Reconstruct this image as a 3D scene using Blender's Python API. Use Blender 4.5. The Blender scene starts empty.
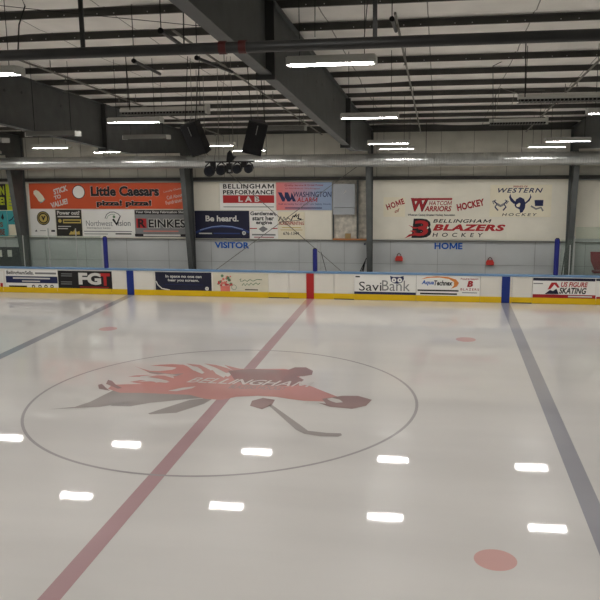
import bpy, bmesh, math, random
import numpy as np
from mathutils import Vector, Matrix
random.seed(7)
FT = 0.3048
COL = bpy.context.scene.collection

# ------------------------------------------------------------ camera (feet; rink centre spot is the origin)
FOC, CX, CY, CZ, YAW, PITCH, ROLL = 779.8, 16.337, -56.852, 19.048, 0.1771, -0.1891, -0.0116
cy, sy, cp, sp = math.cos(YAW), math.sin(YAW), math.cos(PITCH), math.sin(PITCH)
fwd = np.array([-sy*cp, cy*cp, sp]); r0 = np.array([cy, sy, 0.0]); u0 = np.cross(r0, fwd)
cr, sr = math.cos(ROLL), math.sin(ROLL)
rgt = cr*r0 + sr*u0; up = -sr*r0 + cr*u0
EYE = np.array([CX, CY, CZ])
def ray(x, y): return fwd + (x-300)/FOC*rgt - (y-300)/FOC*up
def onY(x, y, Y): d = ray(x, y); return EYE + (Y-EYE[1])/d[1]*d
def onZ(x, y, Z): d = ray(x, y); return EYE + (Z-EYE[2])/d[2]*d

# ------------------------------------------------------------ materials
def lin(c):
    return tuple(((v/255)/12.92 if v/255 <= .04045 else ((v/255+.055)/1.055)**2.4) for v in c)
MATS = {}
def mat(name, rgb, rough=.6, metal=0., noise=.0, nscale=3., spec=.4, coat=0., bump=0.):
    if name in MATS: return MATS[name]
    m = bpy.data.materials.new(name); m.use_nodes = True; MATS[name] = m
    nt = m.node_tree; b = nt.nodes['Principled BSDF']
    c = lin(rgb)
    b.inputs['Base Color'].default_value = (*c, 1); b.inputs['Roughness'].default_value = rough
    b.inputs['Metallic'].default_value = metal; b.inputs['Specular IOR Level'].default_value = spec
    b.inputs['Coat Weight'].default_value = coat
    tc = nt.nodes.new('ShaderNodeTexCoord'); n = nt.nodes.new('ShaderNodeTexNoise')
    n.inputs['Scale'].default_value = nscale; n.inputs['Detail'].default_value = 5
    nt.links.new(tc.outputs['Object'], n.inputs['Vector'])
    r = nt.nodes.new('ShaderNodeValToRGB'); r.color_ramp.elements[0].position = .3; r.color_ramp.elements[1].position = .72
    k = noise
    r.color_ramp.elements[0].color = (*[v*(1-k) for v in c], 1); r.color_ramp.elements[1].color = (*[min(1, v*(1+k*.4)) for v in c], 1)
    nt.links.new(n.outputs['Fac'], r.inputs['Fac']); nt.links.new(r.outputs['Color'], b.inputs['Base Color'])
    if bump:
        bp = nt.nodes.new('ShaderNodeBump'); bp.inputs['Strength'].default_value = bump; bp.inputs['Distance'].default_value = .02
        nt.links.new(n.outputs['Fac'], bp.inputs['Height']); nt.links.new(bp.outputs['Normal'], b.inputs['Normal'])
    return m
def emis(name, rgb, s):
    m = bpy.data.materials.new(name); m.use_nodes = True; MATS[name] = m
    nt = m.node_tree; nt.nodes.clear(); e = nt.nodes.new('ShaderNodeEmission'); o = nt.nodes.new('ShaderNodeOutputMaterial')
    e.inputs['Color'].default_value = (*lin(rgb), 1); e.inputs['Strength'].default_value = s
    nt.links.new(e.outputs[0], o.inputs[0]); return m
def ice_mat(name, rgb, lift=.0):
    """clear wet ice over paint: diffuse colour below, sharp slightly rippled water-smooth surface above"""
    m = bpy.data.materials.new(name); m.use_nodes = True; MATS[name] = m
    nt = m.node_tree; b = nt.nodes['Principled BSDF']; L = nt.links.new
    geo = nt.nodes.new('ShaderNodeNewGeometry')
    def nz(scale, sx=1, sy_=1, det=3):
        mp = nt.nodes.new('ShaderNodeMapping'); mp.inputs['Scale'].default_value = (sx, sy_, 1); L(geo.outputs['Position'], mp.inputs['Vector'])
        n = nt.nodes.new('ShaderNodeTexNoise'); n.inputs['Scale'].default_value = scale; n.inputs['Detail'].default_value = det
        L(mp.outputs[0], n.inputs['Vector']); return n
    c = lin(rgb)
    n1 = nz(.28, .35, 1.8, 6)
    r = nt.nodes.new('ShaderNodeValToRGB'); r.color_ramp.elements[0].position = .3; r.color_ramp.elements[1].position = .7
    r.color_ramp.elements[0].color = (*[v*.90 for v in c], 1); r.color_ramp.elements[1].color = (*[min(1, v*1.03) for v in c], 1)
    L(n1.outputs['Fac'], r.inputs['Fac']); L(r.outputs['Color'], b.inputs['Base Color'])
    b.inputs['Roughness'].default_value = .3; b.inputs['Specular IOR Level'].default_value = 0.25; b.inputs['IOR'].default_value = 1.31
    b.inputs['Coat Weight'].default_value = 1.0; b.inputs['Coat IOR'].default_value = 1.31
    n2 = nz(1.1, .6, 1.5, 2); n3 = nz(24, .5, 1.4, 3); n4 = nz(.5, .25, 1.2, 4)
    rr = nt.nodes.new('ShaderNodeMapRange'); rr.inputs['From Min'].default_value = .35; rr.inputs['From Max'].default_value = .7
    rr.inputs['To Min'].default_value = .006; rr.inputs['To Max'].default_value = .025
    L(n4.outputs['Fac'], rr.inputs['Value']); L(rr.outputs[0], b.inputs['Coat Roughness'])
    b1 = nt.nodes.new('ShaderNodeBump'); b1.inputs['Strength'].default_value = 1; b1.inputs['Distance'].default_value = .00012
    L(n2.outputs['Fac'], b1.inputs['Height'])
    b2 = nt.nodes.new('ShaderNodeBump'); b2.inputs['Strength'].default_value = 1; b2.inputs['Distance'].default_value = .00016
    L(n3.outputs['Fac'], b2.inputs['Height']); L(b1.outputs[0], b2.inputs['Normal'])
    L(b2.outputs[0], b.inputs['Coat Normal'])
    return m
def duct_mat():
    m = mat('galvanised_duct', (200, 202, 200), .28, .95, .12, 3)
    return m
def glass_mat():
    m = bpy.data.materials.new('rink_glass'); m.use_nodes = True; nt = m.node_tree; nt.nodes.clear(); L = nt.links.new
    o = nt.nodes.new('ShaderNodeOutputMaterial'); t = nt.nodes.new('ShaderNodeBsdfTransparent'); g = nt.nodes.new('ShaderNodeBsdfGlossy')
    d = nt.nodes.new('ShaderNodeBsdfDiffuse'); f = nt.nodes.new('ShaderNodeFresnel'); f.inputs[0].default_value = 1.45
    t.inputs[0].default_value = (.93, .965, .94, 1); g.inputs['Roughness'].default_value = .04
    d.inputs[0].default_value = (.5, .62, .56, 1)
    m1 = nt.nodes.new('ShaderNodeMixShader'); m2 = nt.nodes.new('ShaderNodeMixShader'); m1.inputs[0].default_value = .035
    L(t.outputs[0], m1.inputs[1]); L(d.outputs[0], m1.inputs[2]); L(f.outputs[0], m2.inputs[0]); L(m1.outputs[0], m2.inputs[1]); L(g.outputs[0], m2.inputs[2])
    L(m2.outputs[0], o.inputs[0]); MATS['rink_glass'] = m; return m

STEEL = mat('grey_painted_steel', (84, 87, 86), .55, 0, .22, 2.5)
PURL = mat('dark_purlin_steel', (80, 79, 75), .6, 0, .25, 2)
PIPE = mat('dark_steel_pipe', (64, 64, 63), .45, .2, .2, 3)
REDP = mat('dark_red_coupling', (84, 36, 34), .5, 0, .1)
BLACK = mat('black_plastic', (13, 13, 15), .5, 0, .15)
INSUL = mat('white_vinyl_insulation', (242, 239, 232), .55, 0, .12, 1.4, bump=.3)
UPWALL = mat('upper_wall_insulation', (214, 212, 200), .7, 0, .16, 1.2)
LOWWALL = mat('grey_wall_liner', (200, 203, 202), .55, 0, .08, .8)
BOARD = mat('cream_backing_board', (232, 227, 211), .6, 0, .07, 1.2)
WHITE = mat('white_sign', (238, 236, 230), .5, 0, .04, 2)
CREAM = mat('cream_sign', (236, 228, 203), .5, 0, .05, 2)
HDPE = mat('white_dasher_plastic', (228, 224, 214), .4, 0, .05, 1.5)
nt = INSUL.node_tree; _b = nt.nodes['Principled BSDF']; _src = _b.inputs['Base Color'].links[0].from_socket
_g = nt.nodes.new('ShaderNodeNewGeometry'); _s = nt.nodes.new('ShaderNodeSeparateXYZ'); nt.links.new(_g.outputs['Position'], _s.inputs[0])
_m1 = nt.nodes.new('ShaderNodeMath'); _m1.operation = 'MULTIPLY_ADD'; _m1.inputs[1].default_value = 1/1.83; _m1.inputs[2].default_value = 50.43; nt.links.new(_s.outputs[0], _m1.inputs[0])
_m2 = nt.nodes.new('ShaderNodeMath'); _m2.operation = 'FRACT'; nt.links.new(_m1.outputs[0], _m2.inputs[0])
_m3 = nt.nodes.new('ShaderNodeMath'); _m3.operation = 'LESS_THAN'; _m3.inputs[1].default_value = .012; nt.links.new(_m2.outputs[0], _m3.inputs[0])
_x = nt.nodes.new('ShaderNodeMixRGB'); _x.inputs['Color2'].default_value = (.25, .24, .21, 1); nt.links.new(_m3.outputs[0], _x.inputs['Fac']); nt.links.new(_src, _x.inputs['Color1']); nt.links.new(_x.outputs[0], _b.inputs['Base Color'])
YELLOW = mat('yellow_kickplate', (226, 186, 14), .45, 0, .06, 2)
CAP = mat('blue_cap_rail', (108, 142, 178), .4, 0, .06, 2)
ORANGE = mat('orange_banner', (206, 84, 44), .5, 0, .05, 1)
RED = mat('red_paint', (178, 40, 42), .5, 0, .05)
DRED = mat('dark_red_paint', (158, 28, 34), .5, 0, .05)
NAVY = mat('navy_print', (30, 38, 82), .5, 0, .1, 1.5)
DNAVY = mat('deep_navy_print', (28, 30, 54), .5, 0, .1, 1.5)
BLUEP = mat('blue_lettering', (16, 88, 176), .5, 0, .03)
BLUES = mat('blue_line_paint', (28, 50, 128), .45, 0, .05)
POSTB = mat('blue_padding', (32, 38, 120), .5, 0, .05)
INK = mat('black_print', (24, 22, 24), .5, 0, .05)
GREYP = mat('grey_print', (128, 128, 128), .5, 0, .05)
PALEP = mat('pale_print', (214, 212, 206), .5, 0, .02)
CONC = mat('concrete', (120, 118, 112), .8, 0, .2, 1)
LAMPH = mat('white_lamp_housing', (200, 200, 194), .5, 0, .05)
DLAMPH = mat('grey_lamp_housing', (120, 120, 115), .5, 0, .1)
CABLE = mat('dark_cable', (40, 40, 38), .6)
CHAIN = mat('steel_cable', (120, 118, 110), .5, .3)
GREEN = mat('leaf_green', (96, 128, 96), .6)
LIME = mat('yellow_green_sign', (186, 196, 40), .5, 0, .05)
TEAL = mat('teal_sign', (72, 168, 172), .5, 0, .08)
PINK = mat('pink_print', (222, 126, 112), .5, 0, .1)
GOLD = mat('gold_print', (200, 176, 96), .5)
ALU = mat('aluminium_post', (190, 192, 190), .35, .6, .05)
GLOW = emis('lamp_lens', (254, 251, 247), 34)
ICE = ice_mat('ice', (218, 215, 211))
ICER = ice_mat('ice_red_line', (186, 153, 156))
ICED = ice_mat('ice_red_dot', (214, 170, 164))
ICEB = ice_mat('ice_blue_line', (158,157,163))
ICEC = ice_mat('ice_circle_line', (170, 165, 165))
ICELR = ice_mat('ice_logo_red', (206, 152, 147))
ICELG = ice_mat('ice_logo_grey', (166, 159, 156))
ICELD = ice_mat('ice_logo_dark', (160, 134, 133))
ICELW = ice_mat('ice_logo_white', (214, 210, 206))
GLASS = glass_mat()

# ------------------------------------------------------------ mesh helpers: all coordinates in feet
class MB:
    def __init__(s): s.v = []; s.f = []; s.m = []
    def add(s, vs, fs, mi=0):
        k = len(s.v); s.v += [tuple(v) for v in vs]; s.f += [tuple(i+k for i in f) for f in fs]; s.m += [mi]*len(fs); return s
    def box(s, x0, x1, y0, y1, z0, z1, mi=0):
        x0, x1 = sorted((x0, x1)); y0, y1 = sorted((y0, y1)); z0, z1 = sorted((z0, z1))
        return s.add([(x0,y0,z0),(x1,y0,z0),(x1,y1,z0),(x0,y1,z0),(x0,y0,z1),(x1,y0,z1),(x1,y1,z1),(x0,y1,z1)],
                     [(0,3,2,1),(4,5,6,7),(0,1,5,4),(1,2,6,5),(2,3,7,6),(3,0,4,7)], mi)
    def prism(s, pts, axis, a, b, mi=0):
        """polygon pts (2D) extruded along axis from a to b"""
        def P(p, t): return {'x': (t, p[0], p[1]), 'y': (p[0], t, p[1]), 'z': (p[0], p[1], t)}[axis]
        n = len(pts); vs = [P(p, a) for p in pts]+[P(p, b) for p in pts]
        fs = [tuple(range(n))[::-1], tuple(range(n, 2*n))]+[(i, (i+1) % n, n+(i+1) % n, n+i) for i in range(n)]
        return s.add(vs, fs, mi)
    def tube(s, pts, r, n=8, mi=0):
        pts = [Vector(p) for p in pts]; rings = []
        for i, p in enumerate(pts):
            d = (pts[min(i+1, len(pts)-1)]-pts[max(i-1, 0)]).normalized()
            a = d.cross(Vector((0, 0, 1)));
            if a.length < .05: a = d.cross(Vector((1, 0, 0)))
            a.normalize(); b = d.cross(a); rr = r[i] if isinstance(r, (list, tuple)) else r
            rings.append([p+rr*(math.cos(t)*a+math.sin(t)*b) for t in [2*math.pi*k/n for k in range(n)]])
        vs = [v for R in rings for v in R]; fs = []
        for i in range(len(pts)-1):
            for k in range(n): fs.append((i*n+k, i*n+(k+1) % n, (i+1)*n+(k+1) % n, (i+1)*n+k))
        fs += [tuple(range(n))[::-1], tuple(range((len(pts)-1)*n, len(pts)*n))]
        return s.add(vs, fs, mi)
    def disc(s, cx, cz, r, y0, y1, n=32, mi=0, ez=1):
        return s.prism([(cx+r*math.cos(2*math.pi*k/n), cz+r*ez*math.sin(2*math.pi*k/n)) for k in range(n)], 'y', y0, y1, mi)
    def ring(s, cx, cz, r0, r1, y, n=40, mi=0):
        vs = []
        for k in range(n):
            a = 2*math.pi*k/n; vs += [(cx+r0*math.cos(a), y, cz+r0*math.sin(a)), (cx+r1*math.cos(a), y, cz+r1*math.sin(a))]
        return s.add(vs, [(2*k, 2*k+1, (2*k+3) % (2*n), (2*k+2) % (2*n)) for k in range(n)], mi)

def link(name, mb, mats, parent=None, origin=None, smooth=False, fix=True):
    me = bpy.data.meshes.new(name)
    if not isinstance(mats, (list, tuple)): mats = [mats]
    if origin is None:
        if parent is not None: origin = parent['_o']
        else:
            a = np.array(mb.v); origin = ((a[:, 0].min()+a[:, 0].max())/2, (a[:, 1].min()+a[:, 1].max())/2, a[:, 2].min())
    me.from_pydata([((v[0]-origin[0])*FT, (v[1]-origin[1])*FT, (v[2]-origin[2])*FT) for v in mb.v], [], mb.f)
    for m in mats: me.materials.append(m)
    for i, p in enumerate(me.polygons): p.material_index = mb.m[i]; p.use_smooth = smooth
    if fix:
        bm = bmesh.new(); bm.from_mesh(me); bmesh.ops.recalc_face_normals(bm, faces=bm.faces); bm.to_mesh(me); bm.free()
    if smooth:
        try: me.set_sharp_from_angle(angle=math.radians(40))
        except Exception: pass
    o = bpy.data.objects.new(name, me); COL.objects.link(o); o['_o'] = tuple(float(q) for q in origin)
    if parent is None: o.location = [q*FT for q in origin]
    else:
        po = parent['_o']; o.parent = parent; o.location = [(origin[i]-po[i])*FT for i in range(3)]
    return o
def empty(name, loc):
    o = bpy.data.objects.new(name, None); COL.objects.link(o); o.location = [q*FT for q in loc]; o['_o'] = tuple(float(q) for q in loc)
    o.empty_display_size = .1; return o
def tag(o, label, cat, group=None):
    o['label'] = label; o['category'] = cat
    if group: o['group'] = group
    return o
def struct(o): o['kind'] = 'structure'; return o
def stuffk(o): o['kind'] = 'stuff'; return o
def dup(o, parent=None, loc=None):
    c = o.copy(); COL.objects.link(c)
    if parent is not None: c.parent = parent
    if loc is not None: c.location = [q*FT for q in loc]; c['_o'] = tuple(float(q) for q in loc)
    for ch in list(o.children): dup(ch, c)
    return c

# ---- lettering
def glyphs(s, bold=.0, shear=0., spacing=1.):
    if 'M' not in s or bold == 0: return raw_glyphs(s, bold, shear, spacing)
    # the built-in capital M fills in when emboldened: set these lines letter by letter with a drawn M
    hv = np.array(raw_glyphs('H', bold)[0]); z0, z1 = hv[:, 1].min(), hv[:, 1].max(); st = .085+2*bold
    V, F, x = [], [], 0.
    for ch in s:
        if ch == ' ': x += .28*spacing; continue
        if ch == 'M':
            w = .76+2*bold; v = []; f = []
            for q in ([(0, z0), (st, z0), (st, z1), (0, z1)], [(w-st, z0), (w, z0), (w, z1), (w-st, z1)],
                      [(0, z1), (w/2-st*.55, z0+.12), (w/2+st*.55, z0+.12), (st*1.15, z1)], [(w-st*1.15, z1), (w/2-st*.55, z0+.12), (w/2+st*.55, z0+.12), (w, z1)]):
                k = len(v); v += q; f.append((k, k+1, k+2, k+3))
        else:
            v, f = raw_glyphs(ch, bold); x0 = min(p[0] for p in v); w = max(p[0] for p in v)-x0; v = [(p[0]-x0, p[1]) for p in v]
        k = len(V); V += [(p[0]+x+shear*(p[1]-z0), p[1]) for p in v]; F += [tuple(i+k for i in q) for q in f]
        x += w+.075+(spacing-1)*.55
    return V, F
def raw_glyphs(s, bold=.0, shear=0., spacing=1.):
    cu = bpy.data.curves.new('t', 'FONT'); cu.body = s; cu.size = 1; cu.offset = bold; cu.shear = shear; cu.space_character = spacing; cu.resolution_u = 3
    o = bpy.data.objects.new('t', cu); COL.objects.link(o); bpy.context.view_layer.update()
    me = bpy.data.meshes.new_from_object(o.evaluated_get(bpy.context.evaluated_depsgraph_get()))
    v = [tuple(q.co)[:2] for q in me.vertices]; f = [tuple(p.vertices) for p in me.polygons]
    bpy.data.objects.remove(o); bpy.data.meshes.remove(me); bpy.data.curves.remove(cu); return v, f
def text(parent, s, x0, y0, x1, y1, Y, m, bold=.02, shear=0., spacing=1., rot=0., name='lettering', label=None, slab=None):
    """lettering filling the photo box x0..x1, y0..y1 as seen on the plane Y (feet)"""
    xm, ym = (x0+x1)/2, (y0+y1)/2
    X0, X1 = onY(x0, ym, Y)[0], onY(x1, ym, Y)[0]; Z0, Z1 = onY(xm, y1, Y)[2], onY(xm, y0, Y)[2]
    v, f = glyphs(s, bold, shear, spacing); a = np.array(v)
    mn, mx = a.min(0), a.max(0); a = (a-mn)/(mx-mn)-.5
    a = a*np.array([X1-X0, Z1-Z0])
    if rot:
        c, q = math.cos(rot), math.sin(rot); a = a @ np.array([[c, q], [-q, c]])
    mx_, mz = (X0+X1)/2, (Z0+Z1)/2
    mb = MB(); mb.add([(p[0]+mx_, Y, p[1]+mz) for p in a], f)
    if slab: mb.add([(p[0]+mx_, Y-.004, p[1]+mz) for p in a*0+a], f)
    o = link(name, mb, m, parent, fix=False)
    if label: o['label'] = label
    return o
def sign(name, x0, y0, x1, y1, Y, m, label, cat, group=None, th=.08, parent=None):
    xm, ym = (x0+x1)/2, (y0+y1)/2
    X0, X1 = onY(x0, ym, Y)[0], onY(x1, ym, Y)[0]; Z0, Z1 = onY(xm, y1, Y)[2], onY(xm, y0, Y)[2]
    o = link(name, MB().box(X0, X1, Y, Y+th, Z0, Z1), m, parent)
    if parent is None: tag(o, label, cat, group)
    return o
def patch(parent, name, x0, y0, x1, y1, Y, m, rot=0., label=None):
    xm, ym = (x0+x1)/2, (y0+y1)/2
    X0, X1 = onY(x0, ym, Y)[0], onY(x1, ym, Y)[0]; Z0, Z1 = onY(xm, y1, Y)[2], onY(xm, y0, Y)[2]
    c, q = math.cos(rot), math.sin(rot); mx, mz, w, h = (X0+X1)/2, (Z0+Z1)/2, (X1-X0)/2, (Z1-Z0)/2
    vs = [(mx+c*a*w-q*b*h, Y, mz+q*a*w+c*b*h) for a, b in ((-1,-1),(1,-1),(1,1),(-1,1))]
    o = link(name, MB().add(vs, [(0,1,2,3)]), m, parent, fix=False)
    if label: o['label'] = label
    return o
def poly(parent, name, pts, Y, m, mb=None, mi=0):
    P = [onY(x, y, Y) for x, y in pts]; b = mb or MB()
    b.add([(p[0], Y, p[2]) for p in P], [tuple(range(len(P)))], mi)
    return b if mb else link(name, b, m, parent, fix=False)
def stroke(parent, name, pts, w, Y, m):
    """ribbon of width w px along photo points on plane Y"""
    P = [Vector((onY(x, y, Y)[0], onY(x, y, Y)[2])) for x, y in pts]; w = w*.137/2; vs = []
    for i, p in enumerate(P):
        d = (P[min(i+1, len(P)-1)]-P[max(0, i-1)]).normalized(); n = Vector((-d.y, d.x))*w
        vs += [(p.x+n.x, Y, p.y+n.y), (p.x-n.x, Y, p.y-n.y)]
    return link(name, MB().add(vs, [(2*i, 2*i+1, 2*i+3, 2*i+2) for i in range(len(P)-1)]), m, parent, fix=False)

# ------------------------------------------------------------ setting
XL, XR, YN, YW = -95, 90, -100, 48
def roofz(Y): return 26.1-Y/12 if Y > -40 else 26.1+40/12-(-40-Y)/12
struct(link('floor', MB().box(XL, XR, YN, 50, -1.2, -.35), CONC))
# far wall: grey liner below, insulated panels above
struct(link('wall_back', MB().box(XL, XR, YW, YW+.5, -.35, 15.2), LOWWALL))
struct(link('wall_back_upper', MB().box(XL, XR, YW, YW+.5, 15.2, 22.6), UPWALL))
struct(link('wall_left', MB().box(XL-.5, XL, YN, YW, -.35, 30), UPWALL))
struct(link('wall_right', MB().box(XR, XR+.5, YN, YW, -.35, 30), UPWALL))
struct(link('wall_front', MB().box(XL, XR, YN-.5, YN, -.35, 30), UPWALL))
# ceiling: insulation blankets sagging between purlins
PURY = [3.1+5.4*k for k in range(-8, 9)]
mb = MB(); xs = np.arange(XL, XR+.1, 1.25); ys = []
for i in range(len(PURY)-1):
    ys += [PURY[i]+5.4*t for t in (0, .12, .3, .5, .7, .88)]
ys += [PURY[-1], YW+.3]
ys = [-45.5]+ys
from mathutils import noise as mnoise
def sag(x, y):
    t = ((y-3.1)/5.4) % 1.0
    s = math.sin(math.pi*t)
    lap = .5*max(0, mnoise.noise(Vector((x*.11, round((y-3.1)/5.4-.3)*3.7, 0)))-.05)*(1 if .6 < t <= 1 or t == 0 else .25)
    fold = .05*mnoise.noise(Vector((x*1.7, y*.5, 3)))
    return roofz(y)-.02-.12*s-lap*(s > .01)-fold*s
for y in ys:
    for x in xs: mb.v.append((float(x), float(y), sag(float(x), float(y))))
nx = len(xs)
for j in range(len(ys)-1):
    for i in range(nx-1): mb.f.append((j*nx+i, j*nx+i+1, (j+1)*nx+i+1, (j+1)*nx+i)); mb.m.append(0)
struct(link('ceiling', mb, INSUL, smooth=True, fix=False))
struct(link('ceiling_near', MB().box(XL, XR, YN, -45.5, 29.3, 29.6), INSUL))
# girt line and sill between the sign boards and the wall panels
def trimbox(n, *a, m=STEEL): return struct(link(n, MB().box(*a), m))
trimbox('trim_1', XL, XR, 47.45, 47.98, 15.15, 15.6, m=mat('dark_girt', (72, 70, 66), .6, 0, .2))
trimbox('trim_2', XL, XR, 47.7, 47.99, 7.0, 7.12, m=mat('grey_sill', (130, 128, 122), .6))
trimbox('trim_3', XL, XR, 47.2, 47.98, 21.3, 22.0, m=PURL)
# vertical panel seams on the wall
seam = mat('seam_grey', (132, 128, 118), .7)
mb = MB()
for x in np.arange(-92, 88, 4.17): mb.box(x, x+.05, 47.96, 48, 15.6, 21.3)
o = struct(link('trim_4', mb, seam))
mb = MB()
for x in np.arange(-90, 88, 6.25): mb.box(x, x+.05, 47.96, 48, 0, 7.0)
mb.box(XL, XR, 47.965, 48, 3.9, 3.94)
struct(link('trim_5', mb, mat('seam_light', (148, 150, 148), .6)))

# ------------------------------------------------------------ steel frames
def rz_top(Y): return 25.5-Y/12
def frame(X, label):
    t = empty('steel_frame', (X, 47.5, -.35)); tag(t, label, 'steel frame', 'tapered portal frames')
    hw = .33
    def flange(pts, th, nm, par=t):
        # plate following the YZ polyline
        mb = MB()
        for (a, b) in zip(pts[:-1], pts[1:]):
            d = Vector((b[0]-a[0], b[1]-a[1])).normalized(); n = Vector((-d.y, d.x))*th/2
            mb.prism([(a[0]+n.x, a[1]+n.y), (b[0]+n.x, b[1]+n.y), (b[0]-n.x, b[1]-n.y), (a[0]-n.x, a[1]-n.y)], 'x', X-hw, X+hw)
        return link(nm, mb, STEEL, par)
    col = [(46.55, -.35), (43.9, 16), (43.35, 18.3)]
    link('column_web', MB().prism([(47.45, -.35), (46.55, -.35), (43.9, 16), (43.35, 18.3), (43.35, rz_top(43.35)), (47.45, rz_top(47.45))], 'x', X-.04, X+.04), STEEL, t)
    flange(col, .07, 'column_flange'); flange([(47.42, -.35), (47.42, rz_top(47.42))], .06, 'column_flange')
    bot = [(43.35, 18.95), (26, 18.98), (19.2, 19.55), (-16, 22.95), (-42, 25.35)]
    topp = [(47.4, rz_top(47.4)), (-42, rz_top(-42))]
    r = link('rafter_web', MB().prism(bot+[topp[1], (43.35, rz_top(43.35))], 'x', X-.04, X+.04), STEEL, t)
    flange(bot, .07, 'bottom_flange', t); flange(topp, .06, 'top_flange', t)
    for Y in (19.2, -15.9):
        zb = 19.55 if Y > 0 else 22.95
        link('splice_plate', MB().box(X-.5, X+.5, Y-.16, Y+.16, zb-.28, rz_top(Y)), PIPE, t)
    for Y, dz in ((1.2, 2.6), (3.8, 2.2), (10.5, 2.5), (-3, 3.1)):
        z = rz_top(Y)-dz*.55; link('web_hole_cover', MB().tube([(X+.03, Y, z), (X+.06, Y, z)], .13, 10), PIPE, t)
    base = [(47.6, -.35), (46.4, -.35), (46.4, -.2), (47.6, -.2)]
    link('base_plate', MB().prism(base, 'x', X-.5, X+.5), STEEL, t)
    return t
frame(-42.45, 'tapered grey steel column and rafter at far left edge beside teal and lime signs')
frame(-17.4, 'tapered grey steel column and rafter standing right of the orange pizza banner')
frame(7.35, 'tapered grey steel column and large rafter standing left of the HOME sign board')
frame(32.75, 'tapered grey steel column and rafter right of the viking helmet sign')
ORD = ['first', 'second', 'third', 'fourth', 'fifth', 'sixth', 'seventh', 'eighth', 'ninth', 'tenth', 'eleventh', 'twelfth', 'thirteenth', 'fourteenth', 'fifteenth', 'sixteenth', 'seventeenth']
for i, Y in enumerate(PURY[::-1]):
    z = roofz(Y)-.1; mb = MB()
    mb.box(XL+.1, XR-.1, Y-.02, Y+.02, z-.38, z); mb.box(XL+.1, XR-.1, Y-.02, Y+.2, z-.41, z-.38); mb.box(XL+.1, XR-.1, Y-.2, Y, z-.02, z+.02)
    o = tag(link('roof_purlin', mb, PURL), 'dark steel roof purlin under white insulation, %s counting from the far wall' % ORD[i], 'roof purlin', 'roof purlins')
    if i in (8, 9, 10, 11, 12):
        mb = MB()
        for x in np.arange(-14, 30, 1.0):
            if (int(x*7+i*5)) % 3: mb.box(x, x+.05, Y-.045, Y-.02, z-.32, z-.27)
        stuffk(link('bolt_head', mb, PALEP, o))

# sprinkler main and branch lines
t = link('sprinkler_main_pipe', MB().tube([(-60, -30, 22.55), (60, -30, 22.5)], .19, 16), PIPE, smooth=True)
tag(t, 'thick dark sprinkler main pipe running across under the rafters', 'pipe')
for px in (223, 243):
    X = onY(px, 48, -30)[0]; link('pipe_coupling', MB().tube([(X-.13, -30, 22.53), (X+.13, -30, 22.53)], .225, 16), REDP, t)['label'] = 'dark red pipe coupling'
for px in (82, 375):
    X = onY(px, 30, -30)[0]; link('hanger_bar', MB().box(X-.07, X+.07, -30.05, -29.95, 22.7, roofz(-30)-.1), PIPE, t)
for a, b, x, lb in ((-14.6, 44, 13.9, 'thin grey sprinkler branch pipe running lengthwise over the HOME board'), (-14, 44, 26.6, 'thin grey sprinkler branch pipe sloping at the upper right ceiling'),
                    (-12, 44, -11.6, 'thin grey sprinkler branch pipe left of the hanging speakers'), (-13, 44, 1.4, 'thin grey sprinkler branch pipe between the left speaker and big rafter')):
    zf = lambda Y: 24.7-Y/12
    o = link('sprinkler_branch_pipe', MB().tube([(x, a, zf(a)), (x, b, zf(b))], .075, 8), CHAIN, smooth=True); tag(o, lb, 'pipe', 'sprinkler branch pipes')
    for Y in np.arange(a+2, 42, 10): link('sprinkler_head', MB().tube([(x, Y, zf(Y)-.36), (x, Y, zf(Y)-.32), (x, Y, zf(Y)-.3), (x, Y, zf(Y)-.07)], [.1, .1, .04, .04], 8), CHAIN, o)
    mb = MB()
    for Y in PURY[4::3]:
        if a < Y < b: mb.tube([(x, Y+.05, zf(Y)), (x, Y+.05, roofz(Y)-.6)], .03, 5)
    link('hanger_rod', mb, CHAIN, o)
for (p0, p1, Y0, Y1, lb) in (((161, 31), (184, 47), -24, -20, 'short dark capped pipe stub under the ceiling, above the left speaker'), ((134, 61), (160, 74), -14, -9, 'short dark brace tube below the main pipe at left'),
                             ((392, 19), (396, 31), -18, -16, 'short black capped pipe stub above the right main pipe'), ((197, 58), (232, 72), -15, -11, 'short dark brace tube under the big rafter')):
    a, b = onY(*p0, Y0), onY(*p1, Y1); o = link('brace_tube', MB().tube([a, b], .09, 10), PIPE, smooth=True); tag(o, lb, 'pipe', 'short ceiling tubes')
    link('end_cap', MB().tube([a-(b-a)*.02, a+(b-a)*.02], .13, 10), BLACK, o)
    link('hanger_rod', MB().tube([a, (a[0], a[1], roofz(a[1])-.2)], .025, 5), CABLE, o)

# ------------------------------------------------------------ round duct along the far boards
Z = 17.78; R_ = .8; mb = MB(); pts = []; rad = []
x = -70.0
while x < 66:
    pts += [(x, 42, Z), (x+.06, 42, Z), (x+.1, 42, Z), (x+.14, 42, Z)]; rad += [R_, R_, R_+.04, R_]; x += .3
mb.tube(pts, rad, 40)
t = link('air_duct', mb, duct_mat(), smooth=False)
tag(t, 'long round galvanised ventilation duct running above the far boards', 'duct')
for X in (-50, -39, -27.5, -5.5, 14.6, 26):
    m2 = MB(); m2.tube([(X-.1, 42, Z), (X+.1, 42, Z)], R_+.055, 32); link('joint_band', m2, ALU, t)
    link('hanger_rod', MB().tube([(X, 42, Z+R_), (X, 42, roofz(42)-.3)], .04, 6), CABLE, t)

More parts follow.
